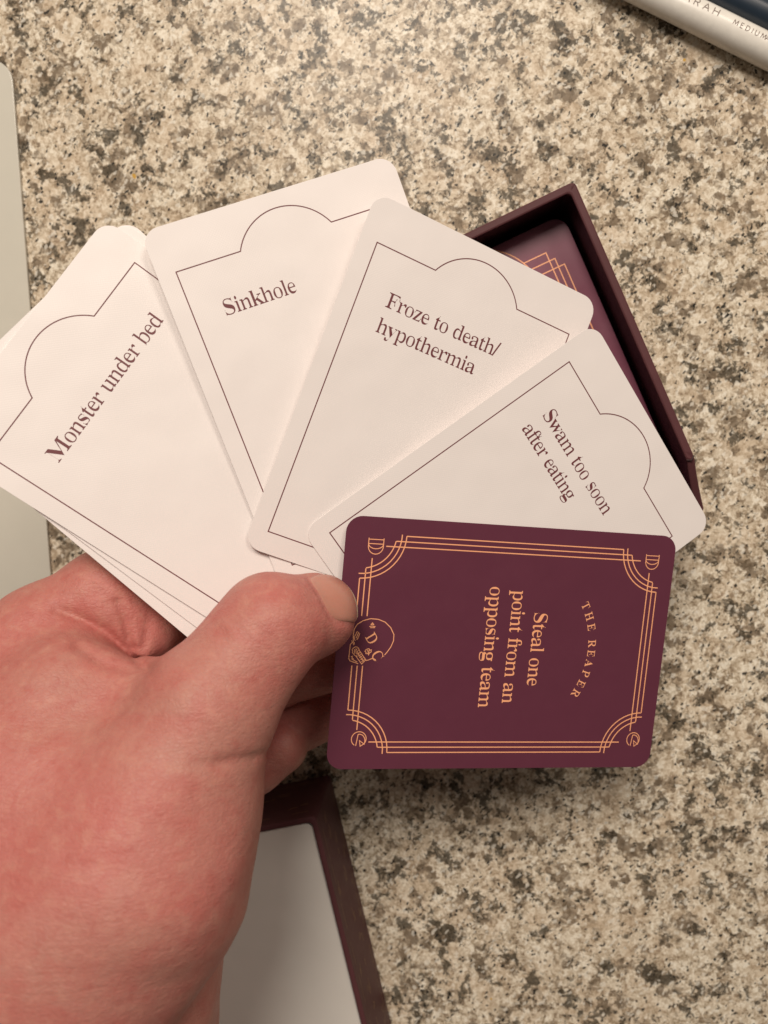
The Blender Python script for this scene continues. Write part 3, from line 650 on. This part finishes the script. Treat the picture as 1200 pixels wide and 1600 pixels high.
def white(key, label, lines, mw=None):
    mw = mw or card_mw(*POSE[key])
    o = card(mw, MAT['card'], label)
    f = Flat(.015); f.line(notch_frame(), .27, True); f.build("frame_line", MAT['ink'], o)
    if lines:
        f = Flat(.02)
        for s, x0, x1, b in lines: f.text(s, x0, x1, b, 5.3)
        f.build("lettering", MAT['ink'], o)
    return o
white('monster', "white card reading Monster under bed at the left end of the fan", [("Monster under bed", -20.3, 19.9, 20.85)])
white('sink', "white card reading Sinkhole", [("Sinkhole", -20.2, -2.3, 20.7)])
white('froze', "white card reading Froze to death/ hypothermia in the middle of the fan", [("Froze to death/", -20.1, 10.9, 20.5), ("hypothermia", -20.2, 6.6, 14.2)])
white('swam', "white card reading Swam too soon after eating", [("Swam too soon", -20.2, 10.9, 20.5), ("after eating", -20.4, 1.9, 14.3)])
mm = card_mw(*POSE['monster'])
# two more white cards slid out a little from beneath the leftmost one
white('hidden', "lowest white card of the fan, its long edge showing below the leftmost card", None,
      mm @ Matrix.Translation((-2.31 * MM, 1.29 * MM, -.9 * MM)) @ Matrix.Rotation(math.radians(-7.8), 4, 'Z'))
white('hidden', "white card just beneath the one reading Monster under bed, only a sliver showing", None,
      mm @ Matrix.Translation((-1.1 * MM, -.4 * MM, -.5 * MM)) @ Matrix.Rotation(math.radians(-4.6), 4, 'Z'))

rp = card(card_mw(*POSE['reaper']), MAT['plum'], "plum card titled The Reaper with copper line border, on top of the fan")
f = Flat(.015); LW = .27
cu, cvv = 27.05, 39.75
for su in (1, -1):
    P = lambda u, v: (u * su, v)
    f.line([P(cu, -28.95), P(cu, 28.95)] if su > 0 else [P(cu, -28.95), P(cu, -7.0)], LW) if False else None
def arc(r, su, sv, n=14, a0=0, a1=90):
    return [(su * (cu - r * math.sin(math.radians(a))), sv * (cvv - r * math.cos(math.radians(a)))) for a in np.linspace(a0, a1, n)]
for su in (1, -1):
    for sv in (1, -1):
        f.line(arc(10.75, su, sv), LW)                                  # large arc, joined to the outer lines
        f.line(arc(9.6, su, sv, 14, -2, 92), LW)
        b0 = math.degrees(math.asin(1.35 / 8.3)); f.line(arc(8.3, su, sv, 12, b0, 90 - b0), LW)
    f.line([(su * cu, -29.0), (su * cu, 29.0)], LW)
    f.line([(su * (cu - 1.35), -31.5), (su * (cu - 1.35), 31.5)], LW)
    f.line([(su * (cu - 2.7), -33.9), (su * (cu - 2.7), 34.2)], LW)
for k, hw in ((0, 16.3), (1, 18.75), (2, 21.3)):
    v = cvv - k * 1.33
    f.line([(-hw, v), (hw, v)], LW)
    f.line([(-hw, -v), (-7.1, -v)], LW); f.line([(5.2, -v), (hw, -v)], LW)  # broken by the skull
f.build("border_line", MAT['gold'], rp)
f = Flat(.02)
for s, x0, x1, b in (("Steal one", -9.9, 9.3, 6.25), ("point from an", -15.3, 14.0, -.05), ("opposing team", -16.0, 15.2, -6.35)):
    f.text(s, x0, x1, b, 5.35)
R0 = 25.3
for ch, u in zip("THEREAPER", (-12.8, -9.9, -6.9, -2.3, .5, 3.4, 6.3, 9.2, 11.9)):
    ang = math.asin((u + .4) / R0)
    f.glyph_at(ch, -.4 + (R0 - 2.7) * math.sin(ang), -1.3 + (R0 - 2.2) * math.cos(ang) + .35, -ang, 3.1, 1.0)
f.build("lettering", MAT['gold'], rp)
f = Flat(.02)
for pts in SKULL: f.line(pts, .2)
for ch, (u, v) in (('D', (-1.65, -35.55)), ('C', (2.55, -33.8))):
    f.glyph_at(ch, u + 1.2 * .56, v - 1.2 * .83, math.radians(34), 3.9, .95)
f.build("skull_emblem", MAT['gold'], rp)
w = .2
for v in (37.55, -36.45):                                          # double-line D in the left corners
    f = Flat(.02)
    u0, u1, h = -26.1, -22.3, 1.85
    f.line([(u0 - .1, v + h), (u0 + 1.9, v + h)] + [(u0 + 1.9 + 1.9 * math.sin(math.radians(a)), v + h * math.cos(math.radians(a))) for a in range(10, 171, 16)] + [(u0 + 1.9, v - h), (u0 - .1, v - h)], w)
    f.line([(u0 + .25, v + h), (u0 + .25, v - h)], w); f.line([(u0 + 1.3, v + h), (u0 + 1.3, v - h)], w)
    f.line([(u0 + 1.3 + 1.2 * math.sin(math.radians(a)), v + h * math.cos(math.radians(a))) for a in range(0, 181, 18)], w)
    f.build("corner_initial", MAT['gold'], rp)
for v in (38.3, -36.4):                                                   # double-line C in the right corners
    f = Flat(.02); cx, r = 23.6, 1.85
    f.line([(cx + r * math.cos(math.radians(a)), v + r * math.sin(math.radians(a))) for a in range(48, 340, 14)], w)
    f.line([(cx + .6 + r * .98 * math.cos(math.radians(a)), v + .1 + r * .8 * math.sin(math.radians(a))) for a in range(62, 200, 12)] + [(cx + r * .94, v - r * .34)], w)
    f.line([(cx + r * .67, v + r * .74), (cx + r * .2, v + .2), (cx + r * 1.0, v + .5), (cx + r * .67, v + r * .74)], w)
    f.build("corner_initial", MAT['gold'], rp)


# ------------------------------------------------------------------ the hand
def surface_nets(f, origin, h):
    """naive surface nets: vertices and quads of the zero surface of the sampled field f"""
    s = f < 0
    nx, ny, nz = f.shape
    c = [s[dx:nx - 1 + dx, dy:ny - 1 + dy, dz:nz - 1 + dz] for dx in (0, 1) for dy in (0, 1) for dz in (0, 1)]
    anyv = np.logical_or.reduce(c); allv = np.logical_and.reduce(c)
    cell = anyv & ~allv
    idx = -np.ones(cell.shape, dtype=np.int64)
    I = np.argwhere(cell); idx[cell] = np.arange(len(I))
    acc = np.zeros((len(I), 3)); cnt = np.zeros(len(I))
    cor = [(dx, dy, dz) for dx in (0, 1) for dy in (0, 1) for dz in (0, 1)]
    val = [f[I[:, 0] + a, I[:, 1] + b, I[:, 2] + d] for a, b, d in cor]
    for i in range(8):
        for j in range(i + 1, 8):
            if sum(abs(cor[i][k] - cor[j][k]) for k in range(3)) != 1: continue
            m = (val[i] < 0) != (val[j] < 0)
            t = np.where(m, val[i] / np.where(m, val[i] - val[j], 1), 0)
            p = np.array(cor[i]) + t[:, None] * (np.array(cor[j]) - np.array(cor[i]))
            acc += p * m[:, None]; cnt += m
    V = (I + acc / cnt[:, None]) * h + origin
    Q = []
    for ax in range(3):
        o = [0, 1, 2]; o.remove(ax)
        sl0 = [slice(1, -1)] * 3; sl1 = [slice(1, -1)] * 3
        sl0[ax] = slice(0, f.shape[ax] - 1); sl1[ax] = slice(1, f.shape[ax])
        a, b = s[tuple(sl0)], s[tuple(sl1)]
        for flip, m in ((0, a & ~b), (1, ~a & b)):
            E = np.argwhere(m)
            if not len(E): continue
            base = E.copy(); base[:, o[0]] += 1; base[:, o[1]] += 1
            q = []
            for d0, d1 in ((-1, -1), (0, -1), (0, 0), (-1, 0)):
                w = base.copy(); w[:, o[0]] += d0; w[:, o[1]] += d1
                q.append(idx[w[:, 0], w[:, 1], w[:, 2]])
            q = np.stack(q, 1)
            if (ax == 1) != bool(flip): q = q[:, ::-1]
            Q.append(q)
    Q = np.concatenate(Q); Q = Q[(Q >= 0).all(1)]
    return V, Q

def P3(px, py, D):                      # lens-frame millimetres: right, up, forward
    return np.array([(px - 600) * D / FPX, -(py - 800) * D / FPX, D])

def cone(X, a, ra, b, rb):
    a = np.asarray(a, np.float32); b = np.asarray(b, np.float32)
    d = b - a; L2 = float(d @ d)
    q = [X[i] - a[i] for i in range(3)]
    t = np.clip((q[0] * d[0] + q[1] * d[1] + q[2] * d[2]) / L2, 0, 1)
    r = ra + (rb - ra) * t
    return np.sqrt(sum((q[i] - d[i] * t) ** 2 for i in range(3))) - r

def ell(X, c, rad):
    q = [(X[i] - c[i]) / rad[i] for i in range(3)]
    k = np.sqrt(sum(v * v for v in q)); g = np.sqrt(sum((v / rad[i]) ** 2 for i, v in enumerate(q))) + 1e-9
    return k * (k - 1) / g

def smin(a, b, k):
    h = np.clip(.5 + .5 * (b - a) / k, 0, 1)
    return b + (a - b) * h - k * h * (1 - h)

def chain(X, nodes, k):
    out = None
    for (a, b) in zip(nodes[:-1], nodes[1:]):
        c = cone(X, P3(*a[:3]), a[3], P3(*b[:3]), b[3])
        out = c if out is None else smin(out, c, k)
    return out

def seg_dist(px, py, pts):
    best = None
    for (x0, y0), (x1, y1) in zip(pts[:-1], pts[1:]):
        dx, dy = x1 - x0, y1 - y0
        t = np.clip(((px - x0) * dx + (py - y0) * dy) / (dx * dx + dy * dy), 0, 1)
        d = np.sqrt((px - x0 - dx * t) ** 2 + (py - y0 - dy * t) ** 2)
        best = d if best is None else np.minimum(best, d)
    return best

def card_plane(key):
    R, T = POSE[key]; R = np.array(R); return R[:, 2], np.array(T)

THUMB = [(250, 1275, 172, 19.5), (322, 1112, 175, 14.2), (388, 1024, 179, 11.3), (424, 975, 180.5, 11.4)]
TIP = [(424, 980, 182, 11.0), (462, 970, 187, 9.7), (490, 962, 189.2, 9.65)]
def thumb_field(X):
    f = chain(X, THUMB, 4.0)
    t = chain(X, TIP, 2.0)
    f = smin(f, t, 3.0)
    n, T = card_plane('reaper')
    pl = (X[0] - T[0]) * n[0] + (X[1] - T[1]) * n[1] + (X[2] - T[2]) * n[2] + .12       # thumb pad pressed flat on the card
    k = 1.2
    return -smin(-f, -pl, k)

# thumbnail: a curved plate following the thumb's own surface
NC = P3(531, 930, 188)
tipc = P3(490, 962, 189.2)
nn = np.array([.66, .60, -.46]); nn /= np.linalg.norm(nn)
ad = np.array([.62, -.10, .76]); ad -= nn * (ad @ nn); ad /= np.linalg.norm(ad)
bd = np.cross(nn, ad)
nc = tipc + nn * 9.5
def nail_outline(X):
    q = [X[i] - nc[i] for i in range(3)]
    a = sum(q[i] * ad[i] for i in range(3)) - .5; b = sum(q[i] * bd[i] for i in range(3)); c = sum(q[i] * nn[i] for i in range(3))
    return ((np.abs(a) / 7.0) ** 2.6 + (np.abs(b) / 6.4) ** 2.6) ** (1 / 2.6) - 1, a, b, c

def hand_field(X):
    th = thumb_field(X)
    # palm and back of the hand, wrist
    body = chain(X, [(250, 1270, 173, 20), (212, 1360, 170, 21.8), (200, 1388, 171, 20.5), (125, 1465, 170, 22.5), (50, 1580, 170, 25)], 6)
    body = smin(body, cone(X, P3(60, 1230, 186), 27, P3(120, 1420, 178), 26), 14)
    body = smin(body, cone(X, P3(-10, 1110, 196), 19, P3(60, 1260, 186), 24), 12)
    wrist = chain(X, [(150, 1440, 186, 24), (150, 1480, 186, 26.3), (125, 1620, 188, 28.8), (100, 1850, 192, 31), (60, 2120, 196, 34)], 8)
    body = smin(body, wrist, 2.5)
    # palm under the cards, on the finger side
    body = smin(body, cone(X, P3(120, 1180, 196), 20, P3(330, 1200, 204), 12), 10)
    idx = chain(X, [(-10, 1090, 196, 17), (72, 1008, 200, 14.2), (170, 944, 203, 12.6)], 5)
    body = smin(body, idx, 7)
    body = smin(body, cone(X, P3(168, 950, 203), 12, P3(212, 978, 204.5), 11.2), 4)
    hand = smin(body, th, 5.5)
    # web of skin between thumb and index finger
    hand = smin(hand, cone(X, P3(110, 1080, 184), 12, P3(250, 1100, 184), 9), 8)
    # bent index finger going under the cards, then the other fingers, each its own chain
    fing = [
        [(170, 944, 203, 12.6), (262, 935, 216, 10.6), (350, 955, 222, 9.4), (440, 975, 221, 8.6), (505, 985, 219, 7.8)],
        [(40, 1130, 215, 14), (150, 1010, 232, 11.5), (280, 1010, 238, 10.4), (420, 1052, 222, 9.2), (535, 1026, 218.5, 8.6)],
        [(90, 1210, 218, 14), (200, 1090, 240, 11.5), (320, 1120, 238, 10.2), (428, 1142, 231, 8.8), (530, 1096, 230, 8.4)],
        [(140, 1290, 216, 13), (230, 1190, 240, 10), (330, 1200, 238, 9), (396, 1196, 226, 7.6), (440, 1168, 224, 6.8)],
    ]
    for n, c in enumerate(fing):
        fc = chain(X, c, 2.5)
        hand = smin(hand, fc, 3.0 if n == 0 else .9)
    # folds and creases, read from the photograph
    D = X[2]; px = 600 + FPX * X[0] / D; py = 800 - FPX * X[1] / D
    near = D < 215
    def crease(pts, w, d, lim=215.):
        nonlocal hand
        s = seg_dist(px, py, pts)
        hand = hand + d * np.exp(-(s / w) ** 2) * (D < lim)
    crease([(88, 952), (128, 967), (165, 987), (200, 1020), (228, 1046)], 7, .9)
    crease([(128, 965), (165, 985), (200, 1020), (232, 1046)], 16, .7)
    crease([(183, 940), (195, 965), (202, 1000), (208, 1012)], 6, .9)
    crease([(232, 965), (228, 995), (222, 1015)], 7, .45)
    crease([(120, 1010), (165, 1040), (205, 1048)], 9, .8)
    crease([(140, 915), (160, 925), (172, 945)], 7, .4)
    crease([(105, 960), (118, 935), (150, 930)], 8, .3)
    crease([(340, 1189), (370, 1184), (400, 1180), (420, 1176)], 6, .6)
    crease([(300, 1192), (345, 1197), (395, 1190)], 7, .35)
    # wrinkles over the thumb joint
    for a in range(9):
        x0 = 340 + a * 11; y0 = 985 + (a % 3) * 9
        crease([(x0 - 14, y0 - 20 + a), (x0 + 4, y0 + 4), (x0 + 10, y0 + 30 - a)], 3.2, .16)
    for a in range(6):
        crease([(484 - a * 7, 935 + a * 4), (492 - a * 6, 965 + a * 3), (496 - a * 6, 1005 + a)], 3.0, .14)
    # groove and raised fold of skin round the nail
    out, a, bb, c = nail_outline(X)
    loc = (c > -7) & (np.abs(a) < 11) & (np.abs(bb) < 11)
    rim = out * 6.9
    hand = hand + loc * (a < 5.5) * (.30 * np.exp(-((rim - .25) / .5) ** 2) - .14 * np.exp(-((rim - 1.5) / .8) ** 2))
    # small lumps so that no surface is a perfect sweep
    rg = np.random.RandomState(4)
    for _ in range(7):
        k = rg.normal(size=3); k /= np.linalg.norm(k); w = rg.uniform(.16, .34); p0 = rg.uniform(0, 6.28)
        hand = hand + .13 * np.sin(w * (X[0] * k[0] + X[1] * k[1] + X[2] * k[2]) + p0)
    return hand

# every finger stays behind the cards it carries
def behind_cards(X, f):
    for key in ('monster', 'sink', 'froze', 'swam', 'reaper'):
        R, T = POSE[key]; R = np.array(R); T = np.array(T)
        q = [X[i] - T[i] for i in range(3)]
        u = sum(q[i] * R[i, 0] for i in range(3)); v = sum(q[i] * R[i, 1] for i in range(3)); w = sum(q[i] * R[i, 2] for i in range(3))
        slab = np.maximum(np.maximum(np.abs(u) - CW / 2 - .2, np.abs(v) - CL / 2 - .2), np.abs(w - .1) - .35)
        f = np.maximum(f, -slab)
    return f

def grid(lo, hi, h):
    ax = [np.arange(lo[i], hi[i], h, dtype=np.float32) for i in range(3)]
    return np.meshgrid(*ax, indexing='ij')

def to_world(V):
    A = np.array(RW)
    W = (V * np.array([1, 1, -1.])) @ A.T * MM
    W[:, 2] += CAM_H
    return W

def field_mesh(name, fn, lo, hi, h, mat, parent):
    X = grid(lo, hi, h)
    f = fn(X)
    f = np.pad(f[1:-1, 1:-1, 1:-1], 1, constant_values=h)      # closed where the grid ends
    V, Q = surface_nets(f, np.array(lo, dtype=float), h)
    W = to_world(V)
    me = bpy.data.meshes.new(name)
    me.vertices.add(len(W)); me.vertices.foreach_set("co", W.ravel())
    me.loops.add(Q.size); me.loops.foreach_set("vertex_index", Q.ravel().astype(np.int32))
    me.polygons.add(len(Q)); me.polygons.foreach_set("loop_start", np.arange(0, Q.size, 4, dtype=np.int32))
    me.polygons.foreach_set("loop_total", np.full(len(Q), 4, dtype=np.int32))
    me.update(calc_edges=True); me.validate()
    bm = bmesh.new(); bm.from_mesh(me); bmesh.ops.recalc_face_normals(bm, faces=bm.faces)
    for _ in range(2):
        bmesh.ops.smooth_vert(bm, verts=bm.verts, factor=.5, use_axis_x=True, use_axis_y=True, use_axis_z=True)
    bm.to_mesh(me); bm.free()
    for p in me.polygons: p.use_smooth = True
    me.materials.append(mat)
    o = bpy.data.objects.new(name, me); link(o)
    if parent is not None:
        o.parent = parent; o.matrix_parent_inverse = parent.matrix_world.inverted()
    return o

def full_field(X):
    f = hand_field(X)
    return f
person = bpy.data.objects.new("person", None); link(person)
person.location = cam_pt(100, 1600, 185)
bpy.context.view_layer.update()
tag(person, "light-skinned left hand and wrist pinching the fan of cards, thumb on top", "hand")
HH = .65
handm = field_mesh("hand", full_field, (-120, -238, 138), (-4, 12, 262), HH, MAT['skin'], person)

def nail_field(X, g=0.0):
    f = hand_field(X)
    q = [X[i] - nc[i] for i in range(3)]
    a = sum(q[i] * ad[i] for i in range(3)); b = sum(q[i] * bd[i] for i in range(3)); c = sum(q[i] * nn[i] for i in range(3))
    a = a - .5
    # outline: rounded at the root, gently curved at the free edge
    out = ((np.abs(a) / (7.0 + g)) ** 2.6 + (np.abs(b) / (6.4 + g)) ** 2.6) ** (1 / 2.6) - 1
    plate = np.abs(f - .035 * a + .02) - .24
    return np.maximum(np.maximum(plate, out * 5.5), -(c + 6))
def nail_edge_field(X):
    q = [X[i] - nc[i] for i in range(3)]
    a = sum(q[i] * ad[i] for i in range(3))
    return np.maximum(nail_field(X), 4.7 - a)
def nail_bed_field(X):
    q = [X[i] - nc[i] for i in range(3)]
    a = sum(q[i] * ad[i] for i in range(3))
    return np.maximum(nail_field(X), a - 4.7)
def nail_material(name, c0, c1, rough):
    m = NT(name); cn = m.coord_mm()
    m.l(m.mix(m.noise(cn, .3, 4), c0, c1), m.p.inputs['Base Color'])
    m.pset(Roughness=rough, Specular_IOR_Level=.5, Subsurface_Weight=.15, Subsurface_Scale=.002)
    st = m.node('ShaderNodeMapping'); st.inputs['Scale'].default_value = (1, 3, 1); m.l(cn, st.inputs['Vector'])
    m.l(m.bump(m.noise(st.outputs[0], 1.2, 3), .25, .0001), m.p.inputs['Normal'])
    return m.m
lo = nc - 10; hi = nc + 10
nail = field_mesh("thumbnail", nail_bed_field, tuple(lo), tuple(hi), .2, nail_material("thumbnail", (.45, .185, .14), (.50, .24, .18), .3), handm)
nedge = field_mesh("nail_edge", nail_edge_field, tuple(lo), tuple(hi), .2, nail_material("nail_edge", (.62, .46, .33), (.68, .54, .40), .32), handm)
